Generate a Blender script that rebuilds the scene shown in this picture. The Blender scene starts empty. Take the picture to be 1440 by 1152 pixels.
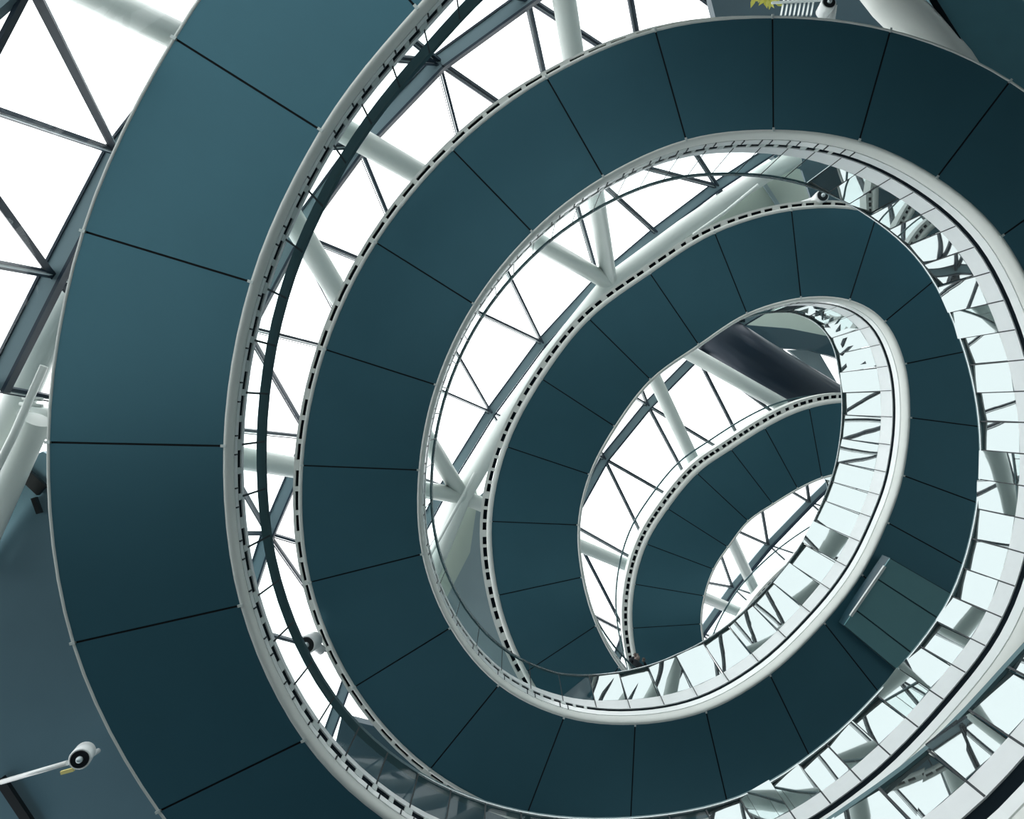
import bpy, bmesh, math, random
import numpy as np
from mathutils import Vector, Matrix
random.seed(7)
C = bpy.context.scene.collection
F, CX, CY, EYE = 1000.0, 720.0, 576.0, 1.5      # focal length in px, principal point, eye height

def at(px, py, H):
    """point seen at photo pixel (px,py), H metres above the eye (camera looks straight up)"""
    return Vector(((px-CX)*H/F, (py-CY)*H/F, H+EYE))

# ------------------------------------------------------------------ materials
def mat(name, col, rough=.5, metal=0., spec=.5, noise=0., nscale=3., bump=0., emit=None):
    m = bpy.data.materials.new(name); m.use_nodes = True
    nt = m.node_tree; b = nt.nodes['Principled BSDF']
    b.inputs['Base Color'].default_value = (*col, 1)
    b.inputs['Roughness'].default_value = rough
    b.inputs['Metallic'].default_value = metal
    b.inputs['Specular IOR Level'].default_value = spec
    if noise or bump:
        tc = nt.nodes.new('ShaderNodeTexCoord'); n = nt.nodes.new('ShaderNodeTexNoise')
        n.inputs['Scale'].default_value = nscale; n.inputs['Detail'].default_value = 4
        nt.links.new(tc.outputs['Object'], n.inputs['Vector'])
        if noise:
            mx = nt.nodes.new('ShaderNodeMix'); mx.data_type = 'RGBA'
            mx.inputs[6].default_value = (*[c*(1-noise) for c in col], 1)
            mx.inputs[7].default_value = (*[min(1, c*(1+noise)) for c in col], 1)
            nt.links.new(n.outputs['Fac'], mx.inputs[0]); nt.links.new(mx.outputs[2], b.inputs['Base Color'])
        if bump:
            bp = nt.nodes.new('ShaderNodeBump'); bp.inputs['Strength'].default_value = bump
            bp.inputs['Distance'].default_value = .02
            nt.links.new(n.outputs['Fac'], bp.inputs['Height']); nt.links.new(bp.outputs['Normal'], b.inputs['Normal'])
    if emit:
        b.inputs['Emission Color'].default_value = (*emit[:3], 1); b.inputs['Emission Strength'].default_value = emit[3]
    return m

def glass_mat(name, tint, refl, wave=0.):
    m = bpy.data.materials.new(name); m.use_nodes = True
    nt = m.node_tree; nt.nodes.clear(); o = nt.nodes.new('ShaderNodeOutputMaterial')
    t = nt.nodes.new('ShaderNodeBsdfTransparent'); t.inputs[0].default_value = (*tint, 1)
    g = nt.nodes.new('ShaderNodeBsdfGlossy'); g.inputs['Roughness'].default_value = .02
    g.inputs['Color'].default_value = (.92, .97, .97, 1)
    mx = nt.nodes.new('ShaderNodeMixShader'); mx.inputs[0].default_value = refl
    nt.links.new(t.outputs[0], mx.inputs[1]); nt.links.new(g.outputs[0], mx.inputs[2]); nt.links.new(mx.outputs[0], o.inputs[0])
    return m

def mirror_mat(name, col, mixd=.05):
    m = bpy.data.materials.new(name); m.use_nodes = True
    nt = m.node_tree; nt.nodes.clear(); o = nt.nodes.new('ShaderNodeOutputMaterial')
    d = nt.nodes.new('ShaderNodeBsdfDiffuse'); d.inputs[0].default_value = (.6, .66, .66, 1)
    g = nt.nodes.new('ShaderNodeBsdfGlossy'); g.inputs['Roughness'].default_value = .015
    g.inputs['Color'].default_value = (*col, 1)
    tc = nt.nodes.new('ShaderNodeTexCoord'); n = nt.nodes.new('ShaderNodeTexNoise'); n.inputs['Scale'].default_value = .8
    n.inputs['Detail'].default_value = 0
    bp = nt.nodes.new('ShaderNodeBump'); bp.inputs['Strength'].default_value = .25; bp.inputs['Distance'].default_value = .03
    nt.links.new(tc.outputs['Object'], n.inputs['Vector']); nt.links.new(n.outputs['Fac'], bp.inputs['Height'])
    nt.links.new(bp.outputs['Normal'], g.inputs['Normal'])
    mx = nt.nodes.new('ShaderNodeMixShader'); mx.inputs[0].default_value = 1-mixd
    nt.links.new(d.outputs[0], mx.inputs[1]); nt.links.new(g.outputs[0], mx.inputs[2]); nt.links.new(mx.outputs[0], o.inputs[0])
    return m

M = dict(
    soffit=mat('teal_metal_panel', (.055, .160, .205), .36, .5, .5, noise=.06, nscale=1.3, bump=.02),
    core=mat('dark_core', (.004, .007, .01), .8),
    rim=mat('pale_painted_steel', (.72, .75, .71), .38, 0, .5, noise=.05, nscale=2),
    lip=mat('pale_lip', (.62, .68, .66), .35, .2, .5),
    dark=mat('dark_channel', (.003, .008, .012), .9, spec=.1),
    gloss=mat('white_gloss', (.82, .86, .85), .15, 0, .8),
    matte=mat('white_panel', (.80, .84, .84), .3, 0, .5, noise=.03, nscale=8),
    rail=mat('dark_rail', (.09, .16, .175), .28, .6, .5),
    railw=mat('brushed_rail', (.55, .6, .6), .25, .8, .5),
    glass=glass_mat('clear_glass', (.95, .985, .98), .02),
    glassd=glass_mat('facade_glass', (.985, .995, .995), .03),
    mirror=mirror_mat('mirror_glass', (.36, .41, .41)),
    joint=mat('joint', (.02, .03, .035), .5),
    fdark=mat('facade_dark', (.012, .03, .05), .45),
    fgrey=mat('facade_grey', (.17, .25, .28), .45, .2),
    flight=mat('facade_light', (.6, .68, .70), .4),
    tube=mat('painted_tube', (.70, .76, .72), .32, .0, .6, noise=.04, nscale=1.5),
    slab=mat('slab_soffit', (.16, .27, .32), .3, .6, .5, noise=.1, nscale=.8),
    slabb=mat('slab_beige', (.42, .50, .44), .5, 0, .5, noise=.06, nscale=1),
    slabg=mat('slab_grey', (.25, .33, .35), .5, 0, .5, noise=.06, nscale=1),
    slabd=mat('slab_dark', (.02, .06, .08), .45, .0, .5, noise=.2, nscale=1),
    floor=mat('floor_stone', (.42, .46, .46), .5, 0, .4, noise=.08, nscale=2),
    shadefloor=mat('floor_shade_zone', (.01, .018, .022), .9, noise=.2, nscale=6),  # near-black floor tone, added to darken the soffits above it
    wall=mat('unseen_dark_wall', (.06, .10, .12), .7, noise=.1, nscale=1),
    wallp=mat('pale_wall', (.35, .40, .40), .7, noise=.05),
    duct=mat('duct_metal', (.012, .024, .04), .35, .3),
    tealp=mat('teal_ceiling', (.09, .24, .29), .45, .1, noise=.1),
    boxp=mat('box_panel', (.14, .31, .33), .45, .2, noise=.05),
    white=mat('white_enamel', (.85, .88, .87), .25),
    black=mat('black_plastic', (.006, .008, .01), .35),
    lens=mat('lamp_lens', (.6, .68, .7), .1, .3),
    brass=mat('yellow_clip', (.75, .66, .25), .4),
    leaf=mat('yellow_leaves', (.5, .5, .08), .6),
    cloth=mat('dark_cloth', (.008, .012, .018), .9, noise=.3, nscale=20),
    hair=mat('grey_hair', (.09, .10, .11), .8, noise=.3, nscale=40),
    skin=mat('skin', (.20, .15, .13), .55),
    deck=mat('deck_rubber', (.12, .14, .15), .7),
)

# ------------------------------------------------------------------ helpers
class MB:
    def __init__(s): s.v = []; s.f = []; s.m = []; s.mats = []; s.sm = []
    def mi(s, m):
        if m not in s.mats: s.mats.append(m)
        return s.mats.index(m)
    def quadgrid(s, rows, m, close_u=False, close_v=False, smooth=True, cap=False):
        mi = s.mi(m); b = len(s.v); nr = len(rows); nc = len(rows[0])
        for r in rows: s.v += [tuple(p) for p in r]
        for i in range(nr if close_u else nr-1):
            for j in range(nc if close_v else nc-1):
                i2 = (i+1) % nr; j2 = (j+1) % nc
                s.f.append((b+i*nc+j, b+i*nc+j2, b+i2*nc+j2, b+i2*nc+j)); s.m.append(mi); s.sm.append(smooth)
        if cap and close_v:
            s.f.append(tuple(b+j for j in range(nc))[::-1]); s.m.append(mi); s.sm.append(False)
            s.f.append(tuple(b+(nr-1)*nc+j for j in range(nc))); s.m.append(mi); s.sm.append(False)
    def poly(s, pts, m):
        b = len(s.v); s.v += [tuple(p) for p in pts]; s.f.append(tuple(range(b, b+len(pts)))); s.m.append(s.mi(m)); s.sm.append(False)
    def prism(s, pts, thick, m):
        """horizontal polygon pts, extruded upwards"""
        n = len(pts); b = len(s.v); mi = s.mi(m)
        s.v += [tuple(p) for p in pts] + [(p[0], p[1], p[2]+thick) for p in pts]
        s.f.append(tuple(range(b, b+n))); s.f.append(tuple(range(b+n, b+2*n))[::-1]); s.m += [mi, mi]; s.sm += [False, False]
        for i in range(n):
            j = (i+1) % n; s.f.append((b+i, b+j, b+n+j, b+n+i)); s.m.append(mi); s.sm.append(False)
    def bar(s, a, c, w, h, m, up=Vector((0, 0, 1)), off=(0, 0)):
        """box bar from a to c: w across, h along 'up'; off = sideways, up"""
        a = Vector(a); c = Vector(c); d = (c-a).normalized(); x = d.cross(up)
        if x.length < 1e-4: x = d.cross(Vector((1, 0, 0)))
        x.normalize(); y = x.cross(d).normalized()
        o = x*off[0]+y*off[1]
        rows = [[p+o+x*(sx*w/2)+y*(sy*h/2) for sx, sy in ((-1, -1), (1, -1), (1, 1), (-1, 1))] for p in (a, c)]
        s.quadgrid(rows, m, close_v=True, smooth=False, cap=True)
    def tube(s, pts, r, m, n=16, cap=True):
        pts = [Vector(p) for p in pts]; rows = []
        rr = r if isinstance(r, (list, tuple)) else [r]*len(pts)
        px = None
        for i, p in enumerate(pts):
            d = (pts[min(i+1, len(pts)-1)]-pts[max(i-1, 0)]).normalized()
            if px is None:
                px = d.cross(Vector((0, 0, 1)));
                if px.length < 1e-3: px = d.cross(Vector((1, 0, 0)))
            px = (px-d*px.dot(d)).normalized(); py = d.cross(px)
            rows.append([p+px*(rr[i]*math.cos(t*2*math.pi/n))+py*(rr[i]*math.sin(t*2*math.pi/n)) for t in range(n)])
        s.quadgrid(rows, m, close_v=True, cap=cap)
    def ball(s, c, r, m, sc=(1, 1, 1), n=12):
        c = Vector(c); rows = []
        for i in range(n+1):
            a = math.pi*i/n; rows.append([c+Vector((r*sc[0]*math.sin(a)*math.cos(b*2*math.pi/n), r*sc[1]*math.sin(a)*math.sin(b*2*math.pi/n), r*sc[2]*math.cos(a))) for b in range(n)])
        s.quadgrid(rows, m, close_v=True)
    def build(s, name, parent=None, flip=False, **props):
        me = bpy.data.meshes.new(name); me.from_pydata(s.v, [], s.f); me.update()
        for m in s.mats: me.materials.append(m)
        me.polygons.foreach_set('material_index', s.m); me.polygons.foreach_set('use_smooth', s.sm)
        bm = bmesh.new(); bm.from_mesh(me); bmesh.ops.recalc_face_normals(bm, faces=bm.faces); bm.to_mesh(me); bm.free()
        o = bpy.data.objects.new(name, me); C.objects.link(o)
        if parent is not None:
            o.parent = parent; o.matrix_parent_inverse = Matrix.Translation(-parent.location)
        for k, v in props.items(): o[k] = v
        return o

def thing(name, label, cat, loc=(0, 0, 0), group=None, kind=None):
    o = bpy.data.objects.new(name, None); C.objects.link(o); o.location = loc; o.empty_display_size = .2
    if label: o['label'] = label
    if cat: o['category'] = cat
    if group: o['group'] = group
    if kind: o['kind'] = kind
    return o

# ------------------------------------------------------------------ the helix of the ramp
# n counts soffit panels along the ramp (22 to a turn, 0.2 m rise each); traced panel joints give its plan
inner = {-38:(1225,1375),-37:(1460,1190),-36:(1650,955),-26:(735,-140),-25:(586,10),-24:(450,180),-23:(350,395),-22:(312,627),-21:(335,853),-20:(425,1045),
-16:(1095,1222),-15:(1240,1134),-14:(1365,1010),-13:(1455,890),
-9:(1410,330),-8:(1318,249),-7:(1209,197),-6:(1088,182),-5:(965,195),-4:(848,248),-3:(748,325),-2:(665,427),-1:(612,541),0:(588,661),1:(592,780),2:(632,884),3:(700,965),4:(793,1010),5:(893,1020),6:(993,1002),7:(1083,950),8:(1160,875),9:(1212,808),10:(1248,734),11:(1270,670),12:(1280,587),13:(1273,511),14:(1245,451),15:(1196,421),16:(1127,418),17:(1050,440),18:(983,485),19:(914,533),20:(864,600),21:(828,667),22:(812,738),23:(818,812),24:(838,880),25:(870,938),
38:(1162,662),39:(1122,677),40:(1085,707),41:(1052,732),42:(1023,770),43:(1003,800),44:(990,838),45:(985,877)}
outer = {-24:(243,50),-23:(113,323),-22:(60,621),-21:(93,918),-20:(185,1130),
-8:(1400,125),-7:(1250,46),-6:(1087,20),-5:(920,42),-4:(768,105),-3:(635,210),-2:(528,340),-1:(455,490),0:(418,654),1:(433,819),2:(495,968),3:(600,1085),
15:(1228,300),16:(1110,293),17:(1005,330),18:(912,382),19:(830,450),20:(760,530),21:(712,627),22:(690,735),23:(693,838),24:(735,933),
38:(1132,566),39:(1075,594),40:(1028,631),41:(982,667),42:(935,712),43:(905,765),44:(893,820),45:(888,883)}
seam = {5:(890,1145),6:(1020,1110),7:(1125,1040),8:(1225,950),10:(1345,790),11:(1372,709),12:(1374,601),13:(1358,497),14:(1310,400)}
HN = lambda n: 13.2+0.2*n
w2 = lambda p, n: np.array([(p[0]-CX)*HN(n)/F, (p[1]-CY)*HN(n)/F])
def basis(n):
    p = 2*math.pi*n/22; t = n/22
    return [1, t, t*t, math.cos(p), math.sin(p), t*math.cos(p), t*math.sin(p), math.cos(2*p), math.sin(2*p), t*math.cos(2*p), t*math.sin(2*p)]
# top turn, known only by its outer edge
top_out = {62:(1157,772),63:(1113,806),64:(1072,848),65:(1045,890)}
ang_known = {}
for n in inner:
    q = outer.get(n) or seam.get(n)
    if q: d = w2(q, n)-w2(inner[n], n); ang_known[n] = math.atan2(d[1], d[0])
base = lambda n: math.pi-2*math.pi*n/22
ks = sorted(ang_known); dv = []
for n in ks:
    a = ang_known[n]-base(n); a = (a+math.pi) % (2*math.pi)-math.pi; dv.append(a)
def smooth(v, w=.25):
    return [v[i] if i in (0, len(v)-1) else v[i]*(1-2*w)+w*(v[i-1]+v[i+1]) for i in range(len(v))]
dv = smooth(dv, .2)
N0, N1 = -38, 66
NS = np.arange(N0, N1+1)
ANG = np.array([base(n) for n in NS]) + np.interp(NS, ks, dv)
wk = [n for n in sorted(inner) if n in outer]; wv = [float(np.linalg.norm(w2(outer[n], n)-w2(inner[n], n))) for n in wk]
WID = np.interp(NS, wk, smooth(smooth(smooth(wv, .25), .3), .3))
for n in (62, 63, 64, 65):
    i = n-N0; inn = w2(top_out[n], n)-2.1*np.array([math.cos(ANG[i]), math.sin(ANG[i])])
    inner[n] = tuple(inn*F/HN(n)+np.array([CX, CY]))
ki = sorted(inner); P = np.array([w2(inner[n], n) for n in ki]); A = np.array([basis(n) for n in ki])
lam = np.diag([0, 0, .02, 0, 0, .02, .02, .05, .05, .1, .1])
CO = np.linalg.solve(A.T@A+lam, A.T@P); R = P-A@CO
RX = np.interp(NS, ki, R[:, 0]); RY = np.interp(NS, ki, R[:, 1])
IN = np.array([np.array(basis(n))@CO for n in NS])+np.stack([RX, RY], 1)
for _ in range(1):
    S = IN.copy(); S[1:-1] = IN[1:-1]*.86+.07*(IN[:-2]+IN[2:]); IN = S
for _ in range(5):
    S = IN.copy(); i0 = 28-N0; i1 = 41-N0; S[i0:i1] = IN[i0:i1]*.5+.25*(IN[i0-1:i1-1]+IN[i0+1:i1+1]); IN = S
def cub(arr, s):
    x = s-N0; i = int(math.floor(x)); i = max(0, min(len(arr)-2, i)); t = x-i
    p0 = arr[max(i-1, 0)]; p1 = arr[i]; p2 = arr[i+1]; p3 = arr[min(i+2, len(arr)-1)]
    return .5*((2*p1)+(-p0+p2)*t+(2*p0-5*p1+4*p2-p3)*t*t+(-p0+3*p1-3*p2+p3)*t**3)
def frame(s):
    q = cub(IN, s); a = float(cub(ANG, s)); w = float(cub(WID, s)); H = HN(s)
    d = Vector((math.cos(a), math.sin(a), 0))
    return Vector((q[0], q[1], H+EYE)), d, w
XK = [(-38,1.62),(-34,1.2),(-26,.95),(-24,1.0),(-23,1.25),(-22,1.32),(-21,1.35),(-20,1.3),(-18,1.5),(-14,1.85),(-8,2.15),(-5,2.1),(0,1.75),(3,2.05),(5,2.3),(7,2.35),(12,2.5),(14,2.4),(15,2.3),(16,2.0),(18,1.7),(24,1.8),(27,2.3),(36,2.6),(40,2.0),(66,2.0)]
XH = lambda s: float(np.mean(np.interp([s-1.2, s-.6, s, s+.6, s+1.2], [k for k, _ in XK], [v for _, v in XK])))
def pin(s, u, v):           # u towards the void from the inner edge
    p, d, w = frame(s)
    if s < -13:             # the lower turns have a shallower base below the glass
        k = float(np.interp(s, [-34, -27, -24, -18, -13], [1, .62, .62, .75, 1])); X = XH(s)
        v = v*k if v < .6 else .6*k+(v-.6)*(X-.6*k)/(X-.6)
    return p-d*u+Vector((0, 0, v))
def pout(s, u, v):          # u outwards from the outer edge
    p, d, w = frame(s); return p+d*(w+u)+Vector((0, 0, v))
def srange(a, b, step=1/6):
    n = max(1, int(round((b-a)/step))); return [a+(b-a)*i/n for i in range(n+1)]
def sweep(mb, fn, prof, a, b, m, step=1/6, closed=False, smooth=True):
    rows = [[fn(s, *(q(s) if callable(q) else q)) for q in prof] for s in srange(a, b, step)]
    mb.quadgrid(rows, m, close_v=closed, smooth=smooth, cap=closed)

ramp = thing('helical_ramp', 'dark teal panelled walkway spiralling up overhead turn above turn, with pale rims and glass balustrades', 'ramp', tuple(pin(-22, 0, 0)))
# soffit panels
VIS = [(-26, -19), (-10, 25), (37, 46)]
def soffit(a, b, mb):
    g = .013
    for k in range(a, b):
        ss = srange(k, k+1, 1/4)
        rows = []
        for i, s in enumerate(ss):
            p, d, w = frame(s)
            t = (frame(s+.02)[0]-frame(s-.02)[0]).normalized()
            sh = t*(g if i == 0 else (-g if i == len(ss)-1 else 0))
            rows.append([p+sh+d*(w*j/4+(.015 if j == 0 else (-.015 if j == 4 else 0))) for j in range(5)])
        top = [[q+Vector((0, 0, .02)) for q in r] for r in rows]
        mb.quadgrid(rows, M['soffit'], smooth=True); 
        ring = [r[0] for r in rows]+rows[-1][1:]+[r[-1] for r in rows[-2::-1]]+rows[0][-2:0:-1]
        mb.quadgrid([ring, [q+Vector((0, 0, .02)) for q in ring]], M['core'], close_v=True, smooth=False)
rest = MB()
for k in range(N0, N1):
    if any(a <= k < b for a, b in VIS):
        mb = MB(); soffit(k, k+1, mb); mb.build('soffit_panel', ramp)
    else: soffit(k, k+1, rest)
rest.build('soffit_panel', ramp, kind='stuff')
# dark core and walking deck
mb = MB()
sweep(mb, lambda s, u, v: (lambda p, d, w: p+d*(w*u)+Vector((0, 0, v)))(*frame(s)), [(.01, .025), (.99, .025), (.99, .40), (.01, .40)], N0, N1, M['core'], closed=True, smooth=False)
mb.build('walkway_core', ramp)
mb = MB()
sweep(mb, lambda s, u, v: (lambda p, d, w: p+d*(w*u)+Vector((0, 0, v)))(*frame(s)), [(.01, .405), (.99, .405), (.99, .45), (.01, .45)], N0, N1, M['deck'], closed=True, smooth=False)
mb.build('walkway_deck', ramp)
CB = lambda s: float(np.interp(s, [-19, -13], [.42, .47]))     # foot of the dark channel
# inner rim: rounded pale nose
mb = MB()
prof = [(-.02, .0), (.01, -.012)]+[(.01+.055*math.sin(a)**.8, .14-.15*math.cos(a)) for a in [math.pi*k/12 for k in range(1, 11)]]+[(.03, .29), (-.02, .29)]
sweep(mb, pin, prof, N0, N1, M['rim'], closed=True)
for n in range(N0+1, N1):   # small fixing clips where the panel joints meet the rim
    for fn, u in ((pin, -.05), (pout, -.03)):
        a = fn(n, u, -.012); b = fn(n, u+.07, -.012); mb.bar(a, b, .035, .02, M['lip'])
mb.build('inner_rim', ramp)
mb = MB(); sweep(mb, pin, [(-.02, .285), (.05, .285), lambda s: (.052, CB(s)), lambda s: (-.02, CB(s))], N0, N1, M['gloss'], closed=True, smooth=False)
mb.build('white_band', ramp)
# matte skirting above the channel
def is_mirror(s):
    ph = s % 22; return (5.7 <= ph < 15.1) if s < 0 else (4.4 <= ph < 15.9)
def LEAN(s):                # the mirrored balustrade of the second turn leans in over the void
    return float(np.interp(s, [4, 6, 13, 15.5], [0, .28, .28, 0]))
def vm(s):
    ph = s % 22; f = float(np.interp(ph, [0, 3, 5, 15, 17.5, 22], [.05, .07, .24, .24, .05, .05])); return .62+f*(XH(s)-.5)
# dark channel with clips
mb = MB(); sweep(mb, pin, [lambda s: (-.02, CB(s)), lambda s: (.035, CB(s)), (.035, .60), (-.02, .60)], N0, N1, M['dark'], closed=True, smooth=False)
chan = mb.build('shadow_channel', ramp)
mb = MB()
for s in np.arange(-26, 46, 1/6):
    if is_mirror(float(s)): continue
    s = float(s); c = (s*6) % 3
    ln = .02 if c > .5 else .035
    cb = CB(s)-.005
    mb.quadgrid([[pin(s-ln, .03, cb), pin(s-ln, .058, cb), pin(s-ln, .058, .605), pin(s-ln, .03, .605)],
                 [pin(s+ln, .03, cb), pin(s+ln, .058, cb), pin(s+ln, .058, .605), pin(s+ln, .03, .605)]], M['lip'], close_v=True, smooth=False, cap=True)
mb.build('channel_clip', chan, kind='stuff', label='row of small pale clips across the dark channel')
mb = MB(); sweep(mb, pin, [(.03, .595), (.055, .595), lambda s: (.055, vm(s)), lambda s: (.03, vm(s))], N0, N1, M['matte'], closed=True, smooth=False)
mb.build('skirting', ramp, label='off-white skirting strip below the glass')
# balustrade panels (glass on the facade side, mirror on the far side)
rng = random.Random(3)
def panel(a, b, m, fn=pin, lo=None, hi=None, tilt=(0, 0), th=.014):
    mb = MB(); g = .005
    LN = LEAN if fn is pin else (lambda s: 0)
    rows = []
    for k, s in enumerate((a+g, (a+b)/2, b-g)):
        e = tilt[0]*(k-1)
        v0 = (vm(s) if lo is None else lo(s))+.01; v1 = (XH(s) if hi is None else hi(s))-.01
        rows.append([fn(s, .045+e, v0), fn(s, .045+e+tilt[1]+LN(s), v1), fn(s, .045+e+tilt[1]-th+LN(s), v1), fn(s, .045+e-th, v0)])
    mb.quadgrid([rows[0], rows[2]], m, close_v=True, smooth=False, cap=True)
    return mb
hid = MB()
joints = MB()
for n in range(N0, 47):
    parts = 3 if n < 0 else 2
    for j in range(parts):
        a = n+j/parts; b = n+(j+1)/parts
        mir = is_mirror((a+b)/2)
        if mir:
            mb = panel(a, b, M['mirror'], tilt=(rng.uniform(-.008, .008)*(4 if n < 0 else 1), rng.uniform(-.04, .04)))
            vis = (-38 <= n < -35) or (-19 <= n < 17)
            if vis: mb.build('mirror_panel', ramp)
            else: mb.build('mirror_panel', ramp)
        else:
            mb = panel(a, b, M['glass'])
            if n < -26:
                continue
            mb.build('glass_panel', ramp)
        # joint line
        v1 = XH(a); jw = .007
        joints.quadgrid([[pin(a-jw, .058, .60), pin(a-jw, .058+LEAN(a), v1)], [pin(a+jw, .058, .60), pin(a+jw, .058+LEAN(a), v1)]], M['joint'], smooth=False)
        if not mir:
            # small pairs of bolts/brackets over the rim and one above the skirting
            for e in (-.06, .06):
                joints.bar(pin(a+e, .055, .28), pin(a+e, .055, CB(a)-.02), .018, .018, M['joint'])
joints.build('panel_joint', ramp, kind='stuff', label='thin dark joints between the balustrade panels')
# inner handrail
mb = MB()
def hw(s): return float(np.interp(s, [-34, -27, -24, -17, -13, 0], [.04, .12, .125, .11, .06, .05]))
sweep(mb, pin, [lambda s: (.06+LEAN(s), XH(s)-.03), lambda s: (.06+LEAN(s), XH(s)+.03), lambda s: (.06+LEAN(s)-hw(s), XH(s)+.03), lambda s: (.06+LEAN(s)-hw(s), XH(s)-.03)], N0, 46.5, M['rail'], closed=True, smooth=False)
hr = mb.build('handrail', ramp, label='dark handrail along the inner balustrade')
mb = MB()
sweep(mb, pin, [lambda s: (.075+LEAN(s), XH(s)-.045), lambda s: (.075+LEAN(s), XH(s)-.02), lambda s: (.05+LEAN(s), XH(s)-.02), lambda s: (.05+LEAN(s), XH(s)-.045)], -19, 17, M['railw'], closed=True, smooth=False)
mb.build('rail_trim', hr, label='bright metal trim under the inner handrail')

# outer edge
def lw(s): return float(np.interp(s, [-6, -3.5, 4, 15, 18, 22, 45, 66], [.05, .17, .17, .17, .22, .28, .30, .30]))
mb = MB()
sweep(mb, pout, [(-.02, .0), (-.01, -.012), lambda s: (lw(s)*.30, -.012), lambda s: (lw(s)*.42, .06), lambda s: (lw(s)*.42, .42), (-.02, .42)], N0, N1, M['rim'], closed=True)
sweep(mb, pout, [lambda s: (lw(s)*.76, .05), lambda s: (lw(s), .05), lambda s: (lw(s), .42), lambda s: (lw(s)*.76, .42)], N0, N1, M['rim'], closed=True, smooth=False)
mb.build('outer_rim', ramp)
mb = MB()
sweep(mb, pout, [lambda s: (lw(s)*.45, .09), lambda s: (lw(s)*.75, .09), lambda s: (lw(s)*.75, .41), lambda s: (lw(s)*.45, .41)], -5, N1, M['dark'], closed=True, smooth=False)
och = mb.build('outer_channel', ramp)
mb = MB()
for s in list(np.arange(-5, 4, 1/5))+list(np.arange(15, 25, 1/6))+list(np.arange(37, 47, 1/6))+list(np.arange(60, 66, 1/6)):
    s = float(s); ln = .02 if round(s*5) % 3 else .045
    mb.quadgrid([[pout(s+e, lw(s)*.42, .045), pout(s+e, lw(s)*.78, .045), pout(s+e, lw(s)*.78, .1), pout(s+e, lw(s)*.42, .1)] for e in (-ln, ln)], M['rim'], close_v=True, smooth=False, cap=True)
mb.build('outer_channel_clip', och, kind='stuff', label='row of pale clips across the outer dark slot')
oh = lambda s: 1.75
for n in list(range(-26, -19))+list(range(-5, 4))+list(range(15, 26))+list(range(37, 47))+list(range(60, 66)):
    for a, b in ((n, n+.5), (n+.5, n+1)):
        if len([1 for o in ramp.children if o.name.startswith('outer_glass_panel')]) > 96: continue
        panel(a, b, M['glass'], fn=lambda s, u, v: pout(s, lw(s)*.8-.045+u, v), lo=lambda s: .44, hi=oh).build('outer_glass_panel', ramp)
mb = MB()
sweep(mb, pout, [lambda s: (lw(s)*.8-.03, 1.75), lambda s: (lw(s)*.8+.02, 1.75), lambda s: (lw(s)*.8+.02, 1.79), lambda s: (lw(s)*.8-.03, 1.79)], N0, N1, M['rail'], closed=True, smooth=False)
mb.build('outer_handrail', ramp, label='slim dark handrail of the outer balustrade')

# ------------------------------------------------------------------ the facade: storey bands of triangulated glazing
RH = {0: 7.2, 1: 11., 2: 15., 3: 19., 4: 23., 5: 27., 6: 31., 7: 35.}
RN = {
0: [(45,-25), (-119,118), (-235,330), (-330,560), (-380,800)],
1: [(560,-190), (420,-75), (285,60), (165,215), (75,387), (-5,545)],
2: [(1010,-160), (870,-90), (741,-2), (617,88), (505,205), (415,328), (345,460), (290,600), (250,750), (225,900)],
3: [(1150,-20), (1030,30), (905,105), (787,205), (672,298), (585,398), (505,500), (435,615), (377,750), (335,880), (305,1010)],
4: [(1180,160), (1095,205), (1008,262), (922,327), (842,395), (762,482), (690,580), (625,685), (560,805), (500,925), (455,1050)],
5: [(1180,380), (1115,410), (1045,452), (980,500), (911,570), (850,645), (800,735), (765,830), (740,930)],
6: [(1190,565), (1125,608), (1062,661), (995,728), (930,808), (880,890), (850,970)],
7: [(1205,640), (1138,706), (1080,766), (1030,826), (985,890), (950,960)],
}
# members between ring k (outer, lower) and ring k+1: list of (i, j)
LINK = {
0: [(0,3),(1,3),(1,4),(2,4),(2,5)],
1: [(0,1),(0,2),(1,2),(1,3),(2,3),(2,4),(3,4),(3,5),(4,6),(4,7),(5,7)],
2: [(0,0),(0,1),(1,1),(1,2),(2,2),(2,3),(3,3),(3,4),(4,4),(4,5),(5,5),(5,6),(6,6),(6,7),(7,7),(7,8),(8,8),(8,9),(9,9),(9,10)],
3: [(0,0),(1,0),(1,1),(2,1),(2,2),(3,2),(3,3),(4,4),(4,5),(3,4),(5,5),(5,6),(6,6),(7,7),(8,8),(8,9),(9,9),(9,10),(10,10)],
4: [(0,0),(1,0),(1,1),(2,1),(2,2),(3,3),(4,4),(3,2),(4,3),(5,4),(5,5),(6,5),(6,6),(7,6),(7,7),(8,7),(8,8),(9,8)],
5: [(3,1),(3,2),(4,2),(4,3),(5,3),(5,4),(6,4),(6,5),(7,5),(7,6)],
6: [(0,0),(1,0),(1,1),(2,1),(2,2),(3,2),(3,3),(4,3),(4,4),(5,4),(5,5)],
}
def node(k, i): return at(*RN[k][i], RH[k])
cen = Vector((3, 2, 0))
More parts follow.
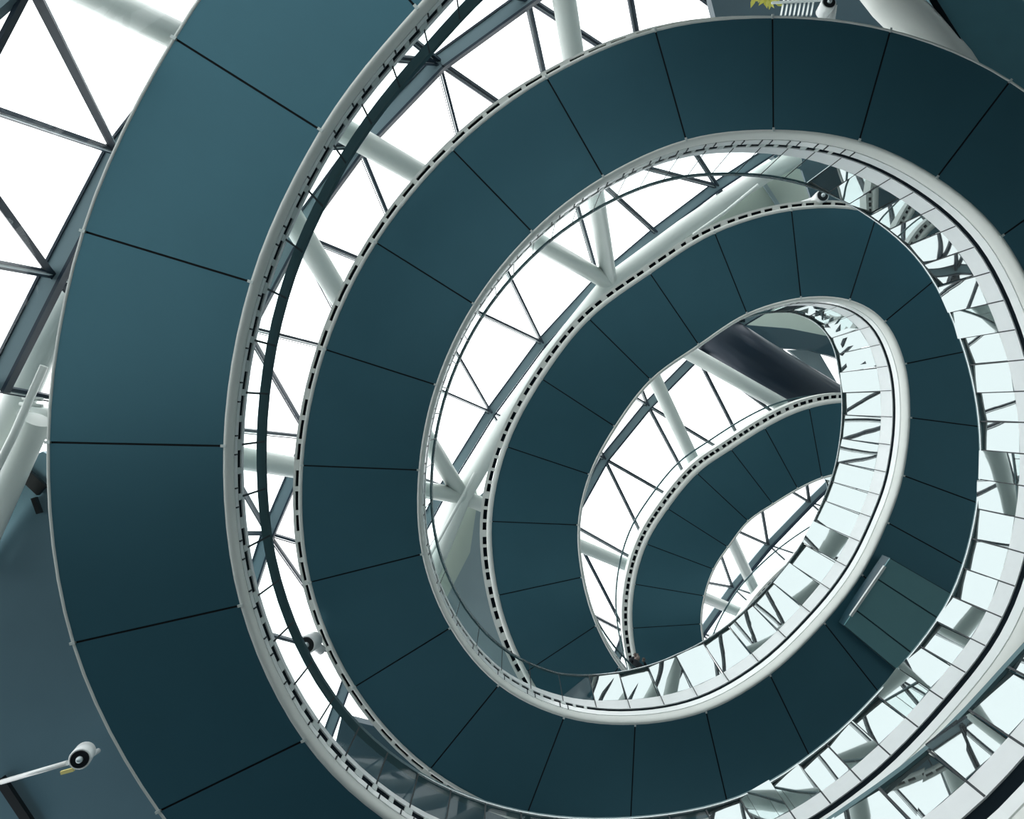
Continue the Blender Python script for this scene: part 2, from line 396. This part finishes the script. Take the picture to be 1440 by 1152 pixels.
for k in range(7):
    win = thing('window_%d' % (k+1), None, None, tuple(node(k, min(3, len(RN[k])-1))), kind='structure')
    # ring transom of this level
    tr = MB(); n = len(RN[k]); tw = .25 if k == 0 else 1
    for i in range(n-1):
        a, b = node(k, i), node(k, i+1)
        out = ((a+b)/2-cen); out.z = 0; out.normalize()
        tr.bar(a, b, .26*tw, .10, M['fgrey'])
        if k == 0: continue
        tr.bar(a, b, .05, .16, M['fdark'], off=(.16, -.01)); tr.bar(a, b, .04, .14, M['fdark'], off=(-.15, -.01))
    tr.build('transom', win)
    for (i, j) in LINK[k]:
        a, b = node(k, i), node(k+1, j)
        m = MB(); m.bar(a, b, .055, .10, M['fdark'], off=(.025, -.02)); m.bar(a, b, .03, .03, M['flight'], off=(-.025, .02)); m.bar(a, b, .014, .05, M['fdark'], off=(-.065, 0)); m.bar(a, b, .12, .012, M['fdark'], off=(0, .06)) if k > 4 else None
        m.build('mullion', win)
    # panes of the storey as one sheet of triangles
    pg = MB(); mi = pg.mi(M['glassd']); nn = len(RN[k+1])
    za = Vector((0, 0, .10))
    L = [node(k, i)+za for i in range(n)]; U = [node(k+1, j)+za for j in range(nn)]
    pg.v += [tuple(p) for p in L+U]; i = j = 0
    while i < n-1 or j < nn-1:
        if j >= nn-1 or (i < n-1 and i/(n-1) <= j/(nn-1)): pg.f.append((i, i+1, n+j)); i += 1
        else: pg.f.append((i, n+j+1, n+j)); j += 1
        pg.m.append(mi); pg.sm.append(False)
    pg.build('pane', win)
    if k == 0:
        m = MB(); m.bar(at(55,-45,7.2), at(-40,138,7.4), .045, .08, M['fdark']); m.build('mullion', win)
# level-7 ring
win = thing('window_8', None, None, tuple(node(7, 2)), kind='structure')
tr = MB()
for i in range(len(RN[7])-1):
    a, b = node(7, i), node(7, i+1); tr.bar(a, b, .30, .10, M['fgrey']); tr.bar(a, b, .14, .16, M['fdark'], off=(.18, -.01))
tr.build('transom', win)
for i in range(len(RN[7])-1):
    a = node(7, i)
    for q in ((60, 55), (75, 25)):
        b = at(RN[7][i][0]+q[0], RN[7][i][1]+q[1], 40)
        m = MB(); m.bar(a, b, .09, .12, M['fdark']); m.build('mullion', win)

# ------------------------------------------------------------------ white tubular frame
J1a, J1b, J4a, J4b, J7 = at(255,53,11.6), at(35,592,11.9), at(650,698,22.5), at(857,398,22.5), at(1085,880,34)
J1c = at(752,-260,12.2); J4c = at(1075,245,22.5)
FR = thing('tubular_steel_frame', 'thick white steel tubes meeting in V joints just inside the glazed facade', 'steel frame', tuple(J4a))
def frame_thing(label, ring, rr, braces, pipes=(), loc=None):
    t = FR
    if ring:
        m = MB(); m.tube(ring, rr, M['tube'], 24); m.build('ring_tube', t)
    for a, b, r in braces:
        m = MB(); m.tube([a, (a+b)/2, b], r, M['tube'], 20); m.build('brace_tube', t)
    for pts, r in pipes:
        m = MB(); m.tube(pts, r, M['tube'], 10); m.build('thin_pipe', t)
    return t
frame_thing('thick pale ring tube with braces at the left edge of the view', [at(-60,730,12), at(-20,655,12), at(22,575,12), at(62,480,11.9), at(122,385,11.8), at(205,240,11.7), at(275,90,11.6)], .25,
    [(at(20,-60,10.6), J1a, .235), (at(-40,800,12.2), at(52,590,11.6), .22), (at(22,575,12), at(90,600,12), .2)],
    [([at(-20,690,11.2), at(20,610,11.2), at(62,515,11.2)], .06), ([at(32,560,11.5), at(60,562,11.5)], .03), ([at(28,568,11.5), at(60,571,11.5)], .03)])
frame_thing('long pale brace tubes rising from the lower facade to a joint beside the third turn', [at(575,880,22.4), at(600,820,22.5), J4a, at(706,604,22.5), at(778,496,22.5), J4b, at(960,322,22.5), J4c, at(1120,222,22.5)], .29,
    [(J1b, J4a, .25), (J1a, J4a, .25), (J1a, J4b, .25), (J1c, J4b, .25)],
    [([at(600,790,21.8), at(655,690,21.8), at(668,665,21.8)], .05), ([at(975,330,21.5), at(1020,298,21.5), at(1066,260,21.5)], .05)], loc=J4a)
frame_thing('grey brace tubes crossing the small opening inside the third turn', [at(1000,900,34), J7, at(1180,790,34)], .3,
    [(J4a, J7, .24), (J4b, J7, .24), (at(962,492,24), at(1100,570,25), .26)], loc=J7)

# ------------------------------------------------------------------ floors and ceilings of the storeys around
def slab(name, pts, H, th, m, loc=None, **kw):
    mb = MB(); mb.prism([at(x, y, H) for x, y in pts], th, m); return mb.build(name, **kw)
slab('ceiling_1', [(-60,870), (-10,735), (28,650), (60,635), (170,700), (240,900), (330,1100), (330,1300), (-200,1300), (-200,1000)], 12.5, .3, M['slab'], kind='structure')
mb = MB(); mb.bar(at(22,655,12.4), at(60,690,12.4), .22, .08, M['black']); mb.bar(at(48,700,12.4), at(56,722,12.4), .08, .08, M['black']); mb.bar(at(0,1095,12.4), at(50,1170,12.4), .16, .08, M['black']); mb.build('trim_1', kind='structure')
slab('ceiling_2', [(1290,-60), (1318,0), (1345,45), (1372,92), (1440,200), (1560,300), (1700,-100)], 12.9, .3, M['tealp'], kind='structure')
mb = MB()
e = [(1205,-60), (1252,0), (1298,46), (1338,92), (1372,145)]
mb.tube([at(x, y, 13.1) for x, y in e], .36, M['rim'], 20); mb.build('trim_2', kind='structure')
mb = MB()
mb.tube([at(x, y, 12.85) for x, y in [(1285,-60), (1312,0), (1340,45), (1372,96)]], .05, M['dark'], 8); mb.build('trim_3', kind='structure')
slab('ceiling_3', [(985,-80), (1000,0), (1015,60), (1300,160), (1420,200), (1350,-80)], 17, .3, M['slabd'], kind='structure')
# grey and beige ceiling beside the third turn
mb = MB(); mb.prism([at(x, y, 23.2) for x, y in [(575,850), (598,800), (662,668), (672,700), (661,777), (630,837), (600,905)]], .3, M['slabb'])
mb.prism([at(x, y, 23.2) for x, y in [(600,905), (630,837), (661,777), (672,700), (740,640), (780,760), (770,900), (705,1000), (620,960)]], .3, M['slabg'])
mb.build('ceiling_4', kind='structure')
mb = MB(); mb.prism([at(x, y, 23.2) for x, y in [(940,345), (1000,300), (1062,255), (1090,230), (1125,238), (1145,300), (1100,345), (1000,380)]], .3, M['slabb'])
mb.bar(at(1072,255,23.1), at(1096,292,23.1), .12, .08, M['slabg'])
mb.build('ceiling_5', kind='structure')
slab('ceiling_6', [(1075,215), (1140,215), (1300,260), (1330,400), (1200,380), (1147,300), (1128,240)], 24.5, .3, M['slabd'], kind='structure')
slab('ceiling_7', [(480,1010), (560,1030), (640,1100), (760,1180), (620,1300), (440,1180)], 20, .3, M['slabd'], kind='structure')
# layered ceiling seen inside the third turn
mb = MB()
mb.prism([at(x, y, 30) for x, y in [(1000,480), (1030,440), (1090,415), (1150,430), (1200,455), (1215,500), (1165,473), (1110,462), (1050,458)]], .3, M['slabb'])
mb.prism([at(x, y, 29) for x, y in [(1000,475), (1050,457), (1110,462), (1165,473), (1200,490), (1215,520), (1185,506), (1140,492), (1068,488), (1066,480), (1050,480), (1047,470)]], .3, M['slabd'])
mb.build('ceiling_8', kind='structure')
mb = MB(); mb.tube([at(975,450,27), at(1060,505,27), at(1200,590,27)], .85, M['duct'], 24)
t = mb.build('ventilation_duct'); t['label'] = 'wide dark round duct slanting behind the top of the third turn'; t['category'] = 'duct'
mb = MB(); mb.prism([at(x, y, 29.5) for x, y in [(1108,492), (1150,492), (1190,560), (1178,548)]], .2, M['slabg'])
mb.prism([at(x, y, 29.6) for x, y in [(1085,488), (1100,490), (1165,545), (1150,545)]], .2, M['slabd'])
mb.build('trim_4', kind='structure')

# unseen floor and building sides, with zones and walls added to shape soffit light
mb = MB(); mb.prism([Vector(p) for p in ((-30, -30, -.2), (30, -30, -.2), (30, -1, -.2), (-4, -1, -.2), (-4, 2.5, -.2), (-30, 2.5, -.2))], .2, M['floor'])
mb.prism([Vector(p) for p in ((-30, 2.5, -.2), (-4, 2.5, -.2), (-4, -1, -.2), (7, -1, -.2), (7, 30, -.2), (-30, 30, -.2))], .2, M['shadefloor']); mb.prism([Vector(p) for p in ((7, -1, -.2), (30, -1, -.2), (30, 30, -.2), (7, 30, -.2))], .2, M['floor']); mb.build('floor', kind='structure')  # dark zone added to deepen the lower soffits, pale zone to lift the right
mb = MB(); mb.bar((-20, 10, 5.5), (24, 10, 5.5), .3, 11, M['wall']); mb.bar((-20, 3, 5.5), (-20, 10, 5.5), .3, 11, M['wall']); mb.build('shade_wall_front', kind='structure')  # unseen wall, added to block light from the soffits at the bottom
mb = MB(); mb.bar((1, -10, 7), (24, -10, 7), .3, 14, M['wall']); mb.build('shade_wall_left', kind='structure')  # unseen wall, added to darken the soffits at the top
mb = MB(); mb.bar((24, -30, 22), (24, 30, 22), .3, 44, M['wallp']); mb.build('wall_right', kind='structure')  # out of view, made pale to throw more light on the right-hand soffits
mb = MB(); mb.bar((-6, 26, 22), (24, 26, 22), .3, 44, M['wall']); mb.build('wall_back', kind='structure')

# ------------------------------------------------------------------ access box under the soffit
bx = thing('ceiling_box', 'flat teal box of three panels hung under the ramp soffit at lower right', 'service box', tuple(at(1270,870,14.75)))
HB = 14.55
A_, B_, C_, D_ = (1252,785), (1385,862), (1300,975), (1187,880)
mb = MB(); mb.prism([at(x, y, HB+.03) for x, y in (A_, B_, C_, D_)], .32, M['slabd']); mb.build('body', bx)
lerp = lambda p, q, t: (p[0]+(q[0]-p[0])*t, p[1]+(q[1]-p[1])*t)
cuts = [0, .30, .76, 1]
for a, b in zip(cuts[:-1], cuts[1:]):
    q = [lerp(A_, D_, a+.008), lerp(B_, C_, a+.008), lerp(B_, C_, b-.008), lerp(A_, D_, b-.008)]
    mb = MB(); mb.prism([at(x, y, HB) for x, y in q], .03, M['boxp']); mb.build('cover_panel', bx)
mb = MB(); mb.bar(at(*lerp(A_, D_, .12), HB), at(*lerp(A_, D_, .86), HB), .05, .05, M['lip']); mb.build('edge_strip', bx, label='bright metal strip on the edge')

# ------------------------------------------------------------------ spotlights
def spot(label, head, H, r, arms, tail=(.8, -.5)):
    p = at(*head, H); t = thing('spotlight', label, 'spotlight', tuple(p), group='small white spotlights')
    ax = (Vector((0, 0, -1))+Vector((tail[0]*-.35, tail[1]*-.35, 0))).normalized()
    mb = MB(); b = p-ax*r*2.0
    mb.tube([b-ax*r*.3, b, p-ax*r*.1, p], [r*.55, r*.95, r, r*.92], M['white'], 24); mb.build('lamp_head', t)
    mb = MB(); mb.tube([p-ax*.01, p+ax*.012], [r*.86, r*.80], M['black'], 24); rg = mb.build('lens_ring', t)
    mb = MB(); mb.ball(p+ax*.02, r*.33, M['lens']); mb.build('lens', rg)
    for a, b2, rad in arms:
        mb = MB(); mb.tube([at(*a), at(*b2)], rad, M['white'], 10); mb.build('arm', t)
    return t
sp = spot('white cylindrical spotlight on a rod at the lower left below the grey ceiling', (112,1068), 10.6, .155, [((95,1073,10.95), (2,1100,11.3), .04), ((125,1064,10.9), (138,1056,11.2), .04)], tail=(-.9, .25))
mb = MB(); mb.bar(at(86,1087,10.6), at(104,1082,10.6), .05, .04, M['brass']); mb.build('clip', sp, label='yellowish clip')
spot('small round spotlight clamped to the outer rim of the second turn at left', (431,907), 12.9, .17, [((440,905,13.2), (452,915,13.4), .09)], tail=(.4, .2))
spot('small white spotlight on a forked arm above the third turn', (1157,275), 16.3, .15, [((1153,277,16.6), (1122,288,16.8), .055), ((1158,280,16.6), (1160,294,16.6), .055)], tail=(-.1, .3))
spot('white spotlight at the top edge behind the second turn', (1166,3), 12.4, .13, [((1166,8,12.9), (1163,30,13.0), .14)], tail=(-.05, .6))
# railing glimpsed at the top
rl = thing('railing', 'pale slatted railing glimpsed above the second turn at the top edge', 'railing', tuple(at(1120,0,15)))
for i in range(8):
    mb = MB(); mb.bar(at(1098+i*6,22,15), at(1106+i*6,-20,15.6), .03, .03, M['lip']); mb.build('baluster', rl)
mb = MB(); mb.bar(at(1085,4,15.2), at(1160,0,15.2), .04, .04, M['lip']); mb.build('rail', rl)
mb = MB()
for i in range(26):
    p = at(1072+rng.uniform(-14,26), rng.uniform(-10,8), 15.6+rng.uniform(-.2,.2)); a = rng.uniform(0, 6.28); d = Vector((math.cos(a), math.sin(a), .2))*.12; e = Vector((-d.y, d.x, .03))*.4
    mb.poly([p-d, p+e, p+d, p-e], M['leaf'])
o = mb.build('leafy_plant'); o['label'] = 'yellow green foliage glimpsed over the second turn at the top edge'; o['category'] = 'plant'

# ------------------------------------------------------------------ person leaning over the rail inside the third turn
pb = at(893,934,21.0)
ps = thing('person', 'person in dark clothes leaning over the rail at the bottom of the third turn', 'person', tuple(pb-Vector((0, 0, 1.4))))
def skin_body():
    me = bpy.data.meshes.new('body'); o = bpy.data.objects.new('body', me); C.objects.link(o)
    z = pb.z; bx_, by_ = pb.x, pb.y
    pts = [((-.10,.16,-.75),.15), ((-.06,.12,-.45),.14), ((0,.04,-.18),.16), ((.05,-.03,.02),.13), ((.08,-.07,.12),.06),
           ((-.12,-.08,.0),.075), ((-.18,-.20,-.22),.05), ((-.06,-.30,-.26),.035),
           ((.20,.08,.0),.075), ((.30,.02,-.22),.05), ((.22,-.16,-.28),.035),
           ((-.18,.14,-1.0),.09), ((-.18,.18,-1.35),.06), ((0,.22,-1.0),.09), ((0,.25,-1.35),.06)]
    ed = [(0,1),(1,2),(2,3),(3,4),(3,5),(5,6),(6,7),(3,8),(8,9),(9,10),(0,11),(11,12),(0,13),(13,14)]
    me.from_pydata([(bx_+p[0], by_+p[1], z+p[2]) for p, r in pts], ed, [])
    o.modifiers.new('s', 'SKIN'); o.modifiers.new('d', 'SUBSURF').levels = 2
    for v, (p, r) in zip(me.skin_vertices[0].data, pts): v.radius = (r, r)
    me.skin_vertices[0].data[0].use_root = True
    me.materials.append(M['cloth']); o.parent = ps; o.matrix_parent_inverse = Matrix.Translation(-ps.location)
    return o
skin_body()
mb = MB(); mb.ball(pb+Vector((.10,-.10,.24)), .105, M['skin'], (.85, 1, 1.15), 14); mb.tube([pb+Vector((.12,-.2,.25)), pb+Vector((.125,-.225,.22))], [.02, .015], M['skin'], 8)
mb.build('head', ps)
mb = MB(); mb.ball(pb+Vector((.095,-.075,.27)), .112, M['hair'], (.9, 1, 1.0), 14); mb.build('hair', ps)
for sx in (-1, 1):
    mb = MB()
    hc = pb+Vector((-.04 if sx < 0 else .2, -.34 if sx < 0 else -.2, -.27)); mb.ball(hc, .045, M['skin'], (1, 1.1, .5), 10)
    for f in range(4):
        x0 = hc+Vector(((f-1.5)*.02, -.035, 0)); mb.tube([x0, x0+Vector((0, -.035, -.005)), x0+Vector((0, -.05-.006*(f in (1, 2)), -.035))], [.010, .009, .007], M['skin'], 8)
    th = hc+Vector((-sx*-.04, -.01, 0)); mb.tube([th, th+Vector((sx*.02, -.035, -.01))], [.011, .008], M['skin'], 8)
    mb.build('hand', ps)

# ------------------------------------------------------------------ light
W = bpy.data.worlds.new('overcast_sky'); bpy.context.scene.world = W; W.use_nodes = True
bg = W.node_tree.nodes['Background']; bg.inputs[0].default_value = (.975, .99, 1.0, 1); bg.inputs[1].default_value = 2.45

# ------------------------------------------------------------------ camera: looking straight up
cd = bpy.data.cameras.new('camera'); cam = bpy.data.objects.new('camera', cd); C.objects.link(cam)
cam.location = (0, 0, EYE); cam.rotation_euler = (math.pi, 0, 0)
cd.sensor_width = 36; cd.lens = F/1440*36; cd.clip_start = .05; cd.clip_end = 300
bpy.context.scene.camera = cam
vs = bpy.context.scene.view_settings
vs.view_transform = 'Standard'; vs.look = 'None'; vs.gamma = 1; vs.exposure = 0; vs.use_curve_mapping = False
